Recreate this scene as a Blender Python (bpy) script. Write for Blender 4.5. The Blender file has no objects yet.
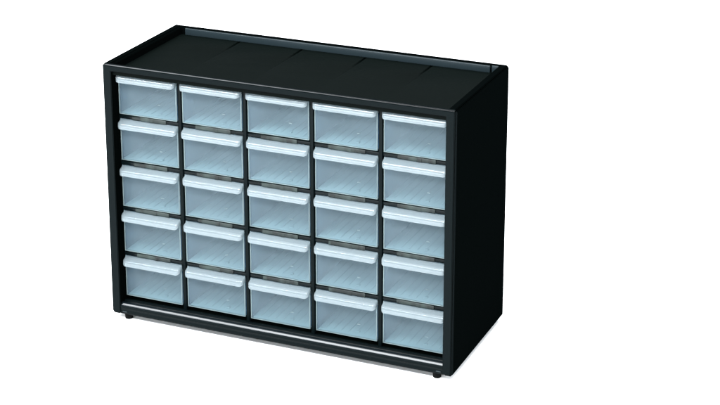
import bpy, bmesh, math, random
from mathutils import Vector, Matrix
random.seed(4)
R = math.radians
scene = bpy.context.scene
W = 0.31                       # cabinet width in metres; the shapes below are in cabinet widths
H, D, FOOT = 0.723, 0.4095, 0.0140

# ------------------------------------------------------------------ camera
cam = bpy.data.cameras.new('camera')
cam_ob = bpy.data.objects.new('camera', cam)
scene.collection.objects.link(cam_ob)
cam.sensor_width = 36
cam.lens = 92.36
cam.shift_x = 0.0039
cam.shift_y = -0.1977
cam.clip_start = 0.01
cam.clip_end = 100
cam_ob.location = (2.45066*W, -4.03295*W, 2.1783*W)
cam_ob.rotation_euler = (R(72.784), 0, R(23.03))
scene.camera = cam_ob

# ------------------------------------------------------------------ world, lamps, exposure
world = bpy.data.worlds.new('World')
scene.world = world
world.use_nodes = True
bg = world.node_tree.nodes['Background']
bg.inputs[0].default_value = (0.85, 0.93, 1.0, 1)
bg.inputs[1].default_value = 0.25

def area(name, loc, target, sx, sy, power, col=(1, 1, 1), spread=180):
    l = bpy.data.lights.new(name, 'AREA')
    l.shape = 'RECTANGLE'; l.size = sx; l.size_y = sy
    l.energy = power; l.color = col; l.spread = R(spread)
    o = bpy.data.objects.new(name, l)
    scene.collection.objects.link(o)
    o.location = loc
    o.rotation_euler = (Vector(target)-Vector(loc)).to_track_quat('-Z', 'Y').to_euler()
    return o
area('overhead_softbox', (0.0, 0.25, 1.7), (0.1, 0.1, 0), 2.8, 2.2, 80, (0.95, 0.98, 1.0))
area('front_strip_light', (-0.1, -0.95, 1.35), (0.15, 0, 0.05), 2.0, 0.26, 80, (0.92, 0.97, 1.0))
area('right_floor_fill', (1.75, 0.2, 0.55), (0.3, 0.08, 0), 1.6, 0.8, 28, (0.95, 0.98, 1.0))  # added fill, lifts the floor shade along the right side
area('left_floor_fill', (-1.5, 0.3, 0.5), (0.0, 0.08, 0), 1.6, 0.8, 26, (0.95, 0.98, 1.0))  # added fill, the same for the floor on the left
area('front_low_fill', (0.0, -1.55, 0.28), (0.15, 0, 0.0), 1.9, 0.5, 31, (0.93, 0.97, 1.0))  # added low fill for the floor under the front edge and the drawers
scene.view_settings.view_transform = 'Standard'
scene.view_settings.look = 'None'
scene.view_settings.exposure = 0.485
scene.view_settings.gamma = 1

# ------------------------------------------------------------------ materials
def new_mat(name):
    m = bpy.data.materials.new(name); m.use_nodes = True
    return m, m.node_tree, m.node_tree.nodes['Principled BSDF']

def plastic(name, col, rough, spec, bump=0.0, bscale=900, var=0.25):
    m, nt, p = new_mat(name)
    tc = nt.nodes.new('ShaderNodeTexCoord')
    n = nt.nodes.new('ShaderNodeTexNoise'); n.inputs['Scale'].default_value = 14; n.inputs['Detail'].default_value = 5
    nt.links.new(tc.outputs['Object'], n.inputs['Vector'])
    mr = nt.nodes.new('ShaderNodeMapRange')
    mr.inputs['To Min'].default_value = rough*(1-var); mr.inputs['To Max'].default_value = rough*(1+var)
    nt.links.new(n.outputs['Fac'], mr.inputs['Value']); nt.links.new(mr.outputs[0], p.inputs['Roughness'])
    p.inputs['Base Color'].default_value = (*col, 1)
    p.inputs['Specular IOR Level'].default_value = spec
    if bump:
        f = nt.nodes.new('ShaderNodeTexNoise'); f.inputs['Scale'].default_value = bscale; f.inputs['Detail'].default_value = 3
        nt.links.new(tc.outputs['Object'], f.inputs['Vector'])
        b = nt.nodes.new('ShaderNodeBump'); b.inputs['Strength'].default_value = bump; b.inputs['Distance'].default_value = 0.0003
        nt.links.new(f.outputs['Fac'], b.inputs['Height']); nt.links.new(b.outputs[0], p.inputs['Normal'])
    return m

M_side = plastic('black_textured_plastic', (0.0006, 0.00095, 0.00095), 0.55, 0.0, 0.3)
M_front = plastic('black_satin_plastic', (0.0012, 0.0024, 0.0027), 0.26, 0.026, 0.04)
M_tray = plastic('black_tray_plastic', (0.0011, 0.0019, 0.0017), 0.42, 0.011, 0.25)
M_rim = plastic('black_plastic_lit_tone', (0.009, 0.014, 0.0165), 0.3, 0.12, 0.06)  # same black plastic, base colour raised for the light it catches
M_rail = plastic('black_gloss_plastic', (0.0012, 0.0024, 0.0028), 0.18, 0.06, 0.0)
M_bar = plastic('polished_bar_plastic', (0.002, 0.0035, 0.0045), 0.17, 0.17, 0.0)
M_patch = plastic('shelf_edge_painted_reflection', (0.005, 0.009, 0.0075), 0.24, 0.17, 0.03, 120)
M_edge = plastic('polished_edge_plastic', (0.003, 0.0045, 0.006), 0.12, 0.60, 0.0)
M_rubber = plastic('black_rubber', (0.0014, 0.0016, 0.0016), 0.6, 0.02, 0.2)
M_floor = plastic('white_paper', (0.92, 0.92, 0.92), 0.8, 0.0, 0.02, 60)
# handle reflections painted as uneven grey-green along the shelf edges
nt = M_patch.node_tree
tc = nt.nodes.new('ShaderNodeTexCoord'); mp = nt.nodes.new('ShaderNodeMapping'); mp.inputs['Scale'].default_value = (1, 0.1, 0.1)
nz = nt.nodes.new('ShaderNodeTexNoise'); nz.inputs['Scale'].default_value = 95; nz.inputs['Detail'].default_value = 2
cr = nt.nodes.new('ShaderNodeValToRGB')
cr.color_ramp.elements[0].position = 0.38; cr.color_ramp.elements[0].color = (0.0015, 0.003, 0.0028, 1)
cr.color_ramp.elements[1].position = 0.68; cr.color_ramp.elements[1].color = (0.014, 0.021, 0.019, 1)
nt.links.new(tc.outputs['Object'], mp.inputs[0]); nt.links.new(mp.outputs[0], nz.inputs['Vector'])
nt.links.new(nz.outputs['Fac'], cr.inputs[0]); nt.links.new(cr.outputs[0], nt.nodes['Principled BSDF'].inputs['Base Color'])

def translucent(name, col, clear, rough, tint, spec=0.5, vary=0.05, bump=0.05):
    """milky polypropylene: part clear, part scattering, glossy skin"""
    m, nt, p = new_mat(name)
    out = nt.nodes['Material Output']
    tc = nt.nodes.new('ShaderNodeTexCoord')
    n = nt.nodes.new('ShaderNodeTexNoise'); n.inputs['Scale'].default_value = 26; n.inputs['Detail'].default_value = 4
    oi = nt.nodes.new('ShaderNodeObjectInfo')
    vm = nt.nodes.new('ShaderNodeVectorMath'); vm.operation = 'ADD'
    sc = nt.nodes.new('ShaderNodeMath'); sc.operation = 'MULTIPLY'; sc.inputs[1].default_value = 37.0
    nt.links.new(oi.outputs['Random'], sc.inputs[0]); nt.links.new(sc.outputs[0], vm.inputs[1])
    nt.links.new(tc.outputs['Object'], vm.inputs[0]); nt.links.new(vm.outputs[0], n.inputs['Vector'])
    p.inputs['Base Color'].default_value = (*col, 1)
    p.inputs['Roughness'].default_value = rough
    p.inputs['Specular IOR Level'].default_value = spec
    b = nt.nodes.new('ShaderNodeBump'); b.inputs['Strength'].default_value = bump; b.inputs['Distance'].default_value = 0.0004
    nt.links.new(n.outputs['Fac'], b.inputs['Height']); nt.links.new(b.outputs[0], p.inputs['Normal'])
    tl = nt.nodes.new('ShaderNodeBsdfTranslucent'); tl.inputs[0].default_value = (*col, 1)
    mx0 = nt.nodes.new('ShaderNodeMixShader'); mx0.inputs[0].default_value = 0.35
    nt.links.new(p.outputs[0], mx0.inputs[1]); nt.links.new(tl.outputs[0], mx0.inputs[2])
    tr = nt.nodes.new('ShaderNodeBsdfTransparent'); tr.inputs[0].default_value = (*tint, 1)
    mx = nt.nodes.new('ShaderNodeMixShader')
    mr = nt.nodes.new('ShaderNodeMapRange')
    mr.inputs['To Min'].default_value = clear-vary; mr.inputs['To Max'].default_value = clear+vary
    nt.links.new(n.outputs['Fac'], mr.inputs['Value']); nt.links.new(mr.outputs[0], mx.inputs[0])
    nt.links.new(mx0.outputs[0], mx.inputs[1]); nt.links.new(tr.outputs[0], mx.inputs[2])
    nt.links.new(mx.outputs[0], out.inputs['Surface'])
    return m

M_bin = translucent('milky_floor_polypropylene', (0.44, 0.50, 0.49), 0.10, 0.35, (0.78, 0.90, 0.95), 0.2, 0.05)
M_wall = translucent('clear_wall_polypropylene', (0.065, 0.13, 0.215), 0.55, 0.3, (0.55, 0.75, 0.93), 0.2, 0.06)
M_face = translucent('clear_blue_polypropylene', (0.128, 0.170, 0.195), 0.70, 0.16, (0.84, 0.92, 0.95), 0.2, 0.08)
M_bead = translucent('thick_edge_polypropylene', (0.20, 0.245, 0.25), 0.40, 0.25, (0.85, 0.95, 0.97), 0.15, 0.02)
M_handle = translucent('frosted_handle_plastic', (0.195, 0.224, 0.238), 0.42, 0.15, (0.85, 0.95, 0.98), 0.6, 0.05, 0.0)

# ------------------------------------------------------------------ mesh helpers
col = scene.collection

def link(name, bm, mat, parent=None, smooth=True, loc=(0, 0, 0)):
    me = bpy.data.meshes.new(name)
    bmesh.ops.scale(bm, vec=(W, W, W), verts=bm.verts)
    bmesh.ops.recalc_face_normals(bm, faces=bm.faces)
    bm.to_mesh(me); bm.free()
    me.materials.append(mat)
    if smooth:
        for p in me.polygons: p.use_smooth = True
        me.set_sharp_from_angle(angle=R(50))
    o = bpy.data.objects.new(name, me)
    col.objects.link(o); o.parent = parent; o.location = Vector(loc)*W
    return o

def box(bm, x0, x1, y0, y1, z0, z1, bev=0.0, seg=2):
    t = bmesh.new()
    bmesh.ops.create_cube(t, size=1)
    for v in t.verts:
        v.co = ((x0+x1)/2+v.co.x*(x1-x0), (y0+y1)/2+v.co.y*(y1-y0), (z0+z1)/2+v.co.z*(z1-z0))
    if bev:
        bmesh.ops.bevel(t, geom=t.edges[:], offset=bev, segments=seg, affect='EDGES', profile=0.5)
    merge(bm, t)

def merge(bm, t):
    me = bpy.data.meshes.new('tmp'); t.to_mesh(me); t.free()
    bm.from_mesh(me); bpy.data.meshes.remove(me)

def sweep_x(bm, prof, x0, x1):
    """closed profile of (y, z) points extruded along x with capped ends"""
    a = [bm.verts.new((x0, y, z)) for y, z in prof]
    b = [bm.verts.new((x1, y, z)) for y, z in prof]
    n = len(prof)
    for i in range(n):
        bm.faces.new((a[i], a[(i+1) % n], b[(i+1) % n], b[i]))
    bm.faces.new(a); bm.faces.new(b[::-1])

# ------------------------------------------------------------------ the white surface
bm = bmesh.new()
bmesh.ops.create_grid(bm, x_segments=4, y_segments=4, size=16)
for v in bm.verts: v.co.z = -FOOT
fl = link('surface', bm, M_floor, smooth=False)
fl['kind'] = 'structure'

# ------------------------------------------------------------------ cabinet
cab = bpy.data.objects.new('drawer_cabinet', None)
cab.empty_display_size = 0.05
col.objects.link(cab)
cab.location = (0, 0, -FOOT*W)
cab['label'] = 'black plastic cabinet of twenty-five small translucent drawers standing on white surface'
cab['category'] = 'drawer cabinet'
Z = FOOT                       # cabinet children sit this far above the root

def part(name, bm, mat, **k):
    return link(name, bm, mat, cab, loc=(0, 0, Z), **k)

T = 0.027                      # side thickness as seen from the front
# moulded housing: sides, top bar and back as one shell, built from the outline of occupied cells
def cells(xs, ys, zs, filled):
    bm = bmesh.new()
    V = {}
    def v(i, j, k):
        if (i, j, k) not in V: V[(i, j, k)] = bm.verts.new((xs[i], ys[j], zs[k]))
        return V[(i, j, k)]
    nx, ny, nz = len(xs)-1, len(ys)-1, len(zs)-1
    F = {(i, j, k) for i in range(nx) for j in range(ny) for k in range(nz) if filled(i, j, k)}
    for i, j, k in F:
        if (i-1, j, k) not in F: bm.faces.new((v(i, j, k), v(i, j, k+1), v(i, j+1, k+1), v(i, j+1, k)))
        if (i+1, j, k) not in F: bm.faces.new((v(i+1, j, k), v(i+1, j+1, k), v(i+1, j+1, k+1), v(i+1, j, k+1)))
        if (i, j-1, k) not in F: bm.faces.new((v(i, j, k), v(i+1, j, k), v(i+1, j, k+1), v(i, j, k+1)))
        if (i, j+1, k) not in F: bm.faces.new((v(i, j+1, k), v(i, j+1, k+1), v(i+1, j+1, k+1), v(i+1, j+1, k)))
        if (i, j, k-1) not in F: bm.faces.new((v(i, j, k), v(i, j+1, k), v(i+1, j+1, k), v(i+1, j, k)))
        if (i, j, k+1) not in F: bm.faces.new((v(i, j, k+1), v(i+1, j, k+1), v(i+1, j+1, k+1), v(i, j+1, k+1)))
    bmesh.ops.recalc_face_normals(bm, faces=bm.faces)
    bmesh.ops.dissolve_limit(bm, angle_limit=R(1), verts=bm.verts, edges=bm.edges)
    return bm
TB = 0.0195                    # height of the top bar
LIP = 0.0125                   # thickness of the lip round the tray
bm = cells((0, T, 1-T, 1), (0, LIP, D-LIP, D), (0, H-TB, H), lambda i, j, k: i != 1 or j == 2 or (j == 0 and k == 1))
def outer(e):
    return any(all(abs(v.co[a]-q) < 1e-5 for v in e.verts) for a, q in ((0, 0), (0, 1), (2, 0), (2, H)))
def sharp_edges(): return [e for e in bm.edges if e.calc_face_angle(0) > R(60)]
bmesh.ops.bevel(bm, geom=[e for e in sharp_edges() if outer(e)], offset=0.0044, segments=3, affect='EDGES', clamp_overlap=True)
bmesh.ops.bevel(bm, geom=sharp_edges(), offset=0.0016, segments=2, affect='EDGES', clamp_overlap=True)
o = part('housing', bm, M_side)
o.data.set_sharp_from_angle(angle=R(28))
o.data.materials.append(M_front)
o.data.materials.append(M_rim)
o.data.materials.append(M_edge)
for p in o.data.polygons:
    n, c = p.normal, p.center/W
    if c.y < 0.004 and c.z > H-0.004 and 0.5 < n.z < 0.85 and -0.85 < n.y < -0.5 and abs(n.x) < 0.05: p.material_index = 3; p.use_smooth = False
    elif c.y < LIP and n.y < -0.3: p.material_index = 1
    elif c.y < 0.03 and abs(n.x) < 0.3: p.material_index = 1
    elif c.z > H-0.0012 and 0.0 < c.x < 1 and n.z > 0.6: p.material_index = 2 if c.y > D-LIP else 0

# top: front bar, tray floor with shallow grooves, side lips belong to the panels
P0, PITCH, FW = 0.0300, 0.1913, 0.1747
YF = 0.033                     # plane of the drawer fronts
ZB, ROW, FH = 0.5757, 0.13246, 0.1190
part_x = [P0+PITCH*(k+1)-(PITCH-FW)/2 for k in range(4)]

TZ = H-0.0235
bm = bmesh.new()
xs = [T-0.003]
for px in part_x: xs += [px-0.0040, px-0.0022, px+0.0022, px+0.0040]
xs.append(1-T+0.003)
ys = [(LIP-0.003, 0), (D-0.24, 0), (D-0.18, 0.20), (D-0.11, 0.55), (D-0.045, 1.2), (D-LIP+0.003, 1)]
def tz(i, g):
    return TZ-0.0040*g*(1 if 0 < i < len(xs)-1 and (i-1) % 4 in (1, 2) else 0)
up = [[bm.verts.new((x, y, tz(i, g))) for i, x in enumerate(xs)] for y, g in ys]
for a, b in zip(up[:-1], up[1:]):
    for i in range(len(xs)-1):
        bm.faces.new((a[i], a[i+1], b[i+1], b[i]))
rim = [e for e in bm.edges if e.is_boundary]
g = bmesh.ops.extrude_edge_only(bm, edges=rim)
low = [v for v in g['geom'] if isinstance(v, bmesh.types.BMVert)]
for v in low: v.co.z = TZ-0.0085
bmesh.ops.holes_fill(bm, edges=[e for e in bm.edges if e.is_boundary])
part('top_tray', bm, M_tray)

# strip inside the back lip, the light on it painted as paler black, ending in a short stub on the right
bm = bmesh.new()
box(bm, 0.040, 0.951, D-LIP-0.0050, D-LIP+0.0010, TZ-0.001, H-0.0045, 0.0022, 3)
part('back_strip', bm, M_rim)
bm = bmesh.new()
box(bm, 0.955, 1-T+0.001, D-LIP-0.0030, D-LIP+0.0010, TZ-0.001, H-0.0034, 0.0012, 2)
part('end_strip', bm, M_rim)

# base: floor plate and the rounded front rail
bm = bmesh.new()
box(bm, T-0.002, 1-T+0.002, 0.03, D-0.011, 0.002, 0.030, 0.001, 1)
part('base_panel', bm, M_tray)
bm = bmesh.new()
prof = [(0.034, 0.0345), (0.034, 0.003), (0.0045, 0.002), (0.0032, 0.0035), (0.0032, 0.0170), (0.0060, 0.0200),
        (0.0200, 0.0270), (0.0235, 0.0280), (0.0265, 0.0345)]
sweep_x(bm, prof, T-0.001, 1-T+0.001)
part('front_rail', bm, M_front)
bm = bmesh.new()
prof = []
cy, cz, r = 0.0135, 0.0222, 0.0115
for i in range(20):                       # a round bar, flattened where it faces up and forward
    a = R(-60)+R(360)*i/20
    prof.append((cy-r*math.cos(a), cz+r*math.sin(a)))
f1, f2 = R(20), R(64)
prof = [(cy-r*math.cos(a), cz+r*math.sin(a)) for a in [R(q) for q in (-60, -45, -30, -15, 0, 10, 20)]]
m = R(42); c0 = (cy-r*math.cos(R(20)), cz+r*math.sin(R(20))); c1 = (cy-r*math.cos(R(64)), cz+r*math.sin(R(64)))
for q in (0.25, 0.5, 0.75):
    bulge = 0.00010*(1-(2*q-1)**2)
    prof.append((c0[0]+(c1[0]-c0[0])*q-bulge*math.cos(m), c0[1]+(c1[1]-c0[1])*q+bulge*math.sin(m)))
prof += [(cy-r*math.cos(a), cz+r*math.sin(a)) for a in [R(q) for q in (64, 75, 90, 105, 120, 140, 160)]]
sweep_x(bm, prof, T+0.0006, 1-T-0.0006)
o = part('rail_bar', bm, M_bar)
o.data.materials.append(M_front)
for p in o.data.polygons:
    if p.normal.z < 0.40: p.material_index = 1
for x in (0.040, 0.962):
    bm = bmesh.new()
    box(bm, x-0.0065, x+0.0065, 0.0010, 0.0050, 0.0085, 0.0110, 0.0008, 2)
    part('rail_clip', bm, M_rim)

# partitions and shelves between the drawers
for px in part_x:
    bm = bmesh.new()
    box(bm, px-0.0050, px+0.0050, 0.0310, D-0.012, 0.031, TZ-0.006, 0.0012, 2)
    part('partition', bm, M_front)
edges_x = [T]+[q for px in part_x for q in (px-0.0052, px+0.0052)]+[1-T]
for j in range(1, 5):
    zt = ZB-ROW*(j-1)-0.0008      # just below the drawer front above
    bm = bmesh.new()
    for k in range(5):
        a, b = edges_x[2*k], edges_x[2*k+1]
        box(bm, a, b, 0.0350, D-0.012, zt-0.0125, zt-0.0030, 0.001, 2)
        c = P0+PITCH*k+FW/2
        box(bm, c-0.050, c+0.054, 0.0315, 0.0355, zt-0.0125, zt-0.0010, 0.0014, 2)
        box(bm, c+0.004, c+0.016, 0.0306, 0.0320, zt-0.0125, zt-0.0018, 0.0006, 2)  # nub put in for the glint in mid-gap
    o = part('shelf', bm, M_rail)
    o.data.materials.append(M_patch)
    for p in o.data.polygons:
        if p.center.y/W < 0.0345: p.material_index = 1  # faces that carry the painted reflection

# feet
for x, y in ((0.044, 0.017), (0.953, 0.017), (0.06, D-0.07), (0.93, D-0.07)):
    bm = bmesh.new()
    bmesh.ops.create_cone(bm, cap_ends=True, segments=28, radius1=0.0108, radius2=0.0118, depth=FOOT+0.002)
    bmesh.ops.translate(bm, verts=bm.verts, vec=(x, y, -FOOT/2+0.001))
    bmesh.ops.bevel(bm, geom=[e for e in bm.edges if abs(e.verts[0].co.z-e.verts[1].co.z) < 1e-5], offset=0.0015, segments=2, affect='EDGES')
    part('foot', bm, M_rubber)

# ------------------------------------------------------------------ one drawer (bin with front) and its handle
t = 0.0042
DD = 0.335                                      # drawer depth
def face_bm():
    bm = bmesh.new()
    # front plate and its border bead
    box(bm, 0, FW, 0, t, 0, FH, 0.0016, 2)
    # border bead
    bw = 0.0026
    box(bm, FW*0.70-0.0042, FW*0.70+0.0042, -0.0009, 0.0006, 0.0386, 0.0409, 0.0007, 2)  # pale nub put in for the glint of a mould mark
    box(bm, 0.0004, bw, -0.0010, 0.0006, 0.0006, FH-0.004, 0.0007, 2)
    box(bm, FW-bw, FW-0.0004, -0.0010, 0.0006, 0.0006, FH-0.004, 0.0007, 2)
    box(bm, 0.0030, FW-0.0030, -0.0010, 0.0006, 0.0006, bw, 0.0007, 2)
    return bm

def bin_bm():
    bm = bmesh.new()
    # walls, back and floor of the bin
    wl, wr, zb = 0.0014, FW-0.0014, 0.0016
    box(bm, wl, wl+0.003, t+0.0002, DD, zb, FH-0.022, 0.0008, 1)
    box(bm, wr-0.003, wr, t+0.0002, DD, zb, FH-0.022, 0.0008, 1)
    box(bm, wl+0.0032, wr-0.0032, DD-0.003, DD, zb, FH-0.022, 0.0008, 1)
    box(bm, wl+0.0032, wr-0.0032, t+0.0002, DD-0.0032, zb, zb+0.003, 0.0005, 1)
    # ribs on the floor running front to back
    for k in range(7):
        x = wl+0.020+k*0.0215
        box(bm, x-0.0022, x+0.0022, t+0.012, DD-0.010, zb+0.0031, zb+0.0046, 0.0007, 2)
    # mould mark on the floor
    box(bm, FW*0.60, FW*0.66, 0.020, 0.030, zb+0.0031, zb+0.0060, 0.001, 2)
    return bm

def handle_bm():
    bm = bmesh.new()
    e, rc, drop, lip = 0.0205, 0.0105, 0.0110, 0.0130   # projection, plan corner radius, slope of the top, lip height
    def outline(off):
        pts = [(0.0004+off, 0.0)]
        for s in range(9):
            a = R(180)+R(90)*s/8
            pts.append((0.0004+rc+(rc-off)*math.cos(a), -e+rc+(rc-off)*math.sin(a)))
        for s in range(9):
            a = R(270)+R(90)*s/8
            pts.append((FW+0.0016-rc+(rc-off)*math.cos(a), -e+rc+(rc-off)*math.sin(a)))
        pts.append((FW+0.0016-off, 0.0))
        return pts
    th = 0.0030
    # rings (inset, height): inside of the hollow lip, round its lower edge, up the outside, over the top edge
    rings = [(th+0.004, -0.0042), (th, -0.0060), (th, -lip+0.0008), (th-0.0009, -lip), (0.0009, -lip), (0, -lip+0.0009),
             (0, -0.0032), (0.0003, -0.0027), (0.0024, -0.0002), (0.0032, 0.0)]
    vs = []
    for off, z in rings:
        vs.append([bm.verts.new((x, y, z-drop*(-y/e)**1.3)) for x, y in outline(off)])
    for a, b in zip(vs[:-1], vs[1:]):
        for i in range(len(a)-1):
            bm.faces.new((a[i], a[i+1], b[i+1], b[i]))
    # top and underside as strips from left to right
    for ring in (vs[-1], vs[0]):
        n = len(ring)
        for i in range(n//2-1):
            bm.faces.new((ring[i], ring[i+1], ring[n-2-i], ring[n-1-i]))
    for k in (0, -1):
        bm.faces.new([r_[k] for r_ in vs]) if k == 0 else bm.faces.new([r_[k] for r_ in vs][::-1])
    return bm

protos = None
for j in range(5):
    for k in range(5):
        if protos is None:
            d = link('drawer', bin_bm(), M_bin, cab)
            d.data.materials.append(M_wall)
            for p in d.data.polygons:
                if p.center.z/W > 0.0095 or abs(p.normal.x) > 0.9 and p.center.z/W > 0.008: p.material_index = 1
            f = link('drawer_front', face_bm(), M_face, d)
            f.data.materials.append(M_bead)
            for p in f.data.polygons:
                if p.center.y/W < -0.00002 or p.center.x/W < 0.0016 or p.center.x/W > FW-0.0016 or p.center.z/W < 0.0016:
                    p.material_index = 1
            h = link('handle', handle_bm(), M_handle, d)
            h.location = (0, -0.0002*W, (FH-0.0010)*W)
            protos = (d, f, h)
        else:
            d = protos[0].copy(); col.objects.link(d); d.parent = cab
            for src in protos[1:]:
                c = src.copy(); col.objects.link(c); c.parent = d
        d.location = ((P0+PITCH*k)*W, (YF+random.uniform(-0.0012, 0.0016))*W, (Z+ZB-ROW*j+random.uniform(-0.0005, 0.0004))*W)
        d.rotation_euler = (0, 0, R(random.uniform(-0.3, 0.3)))
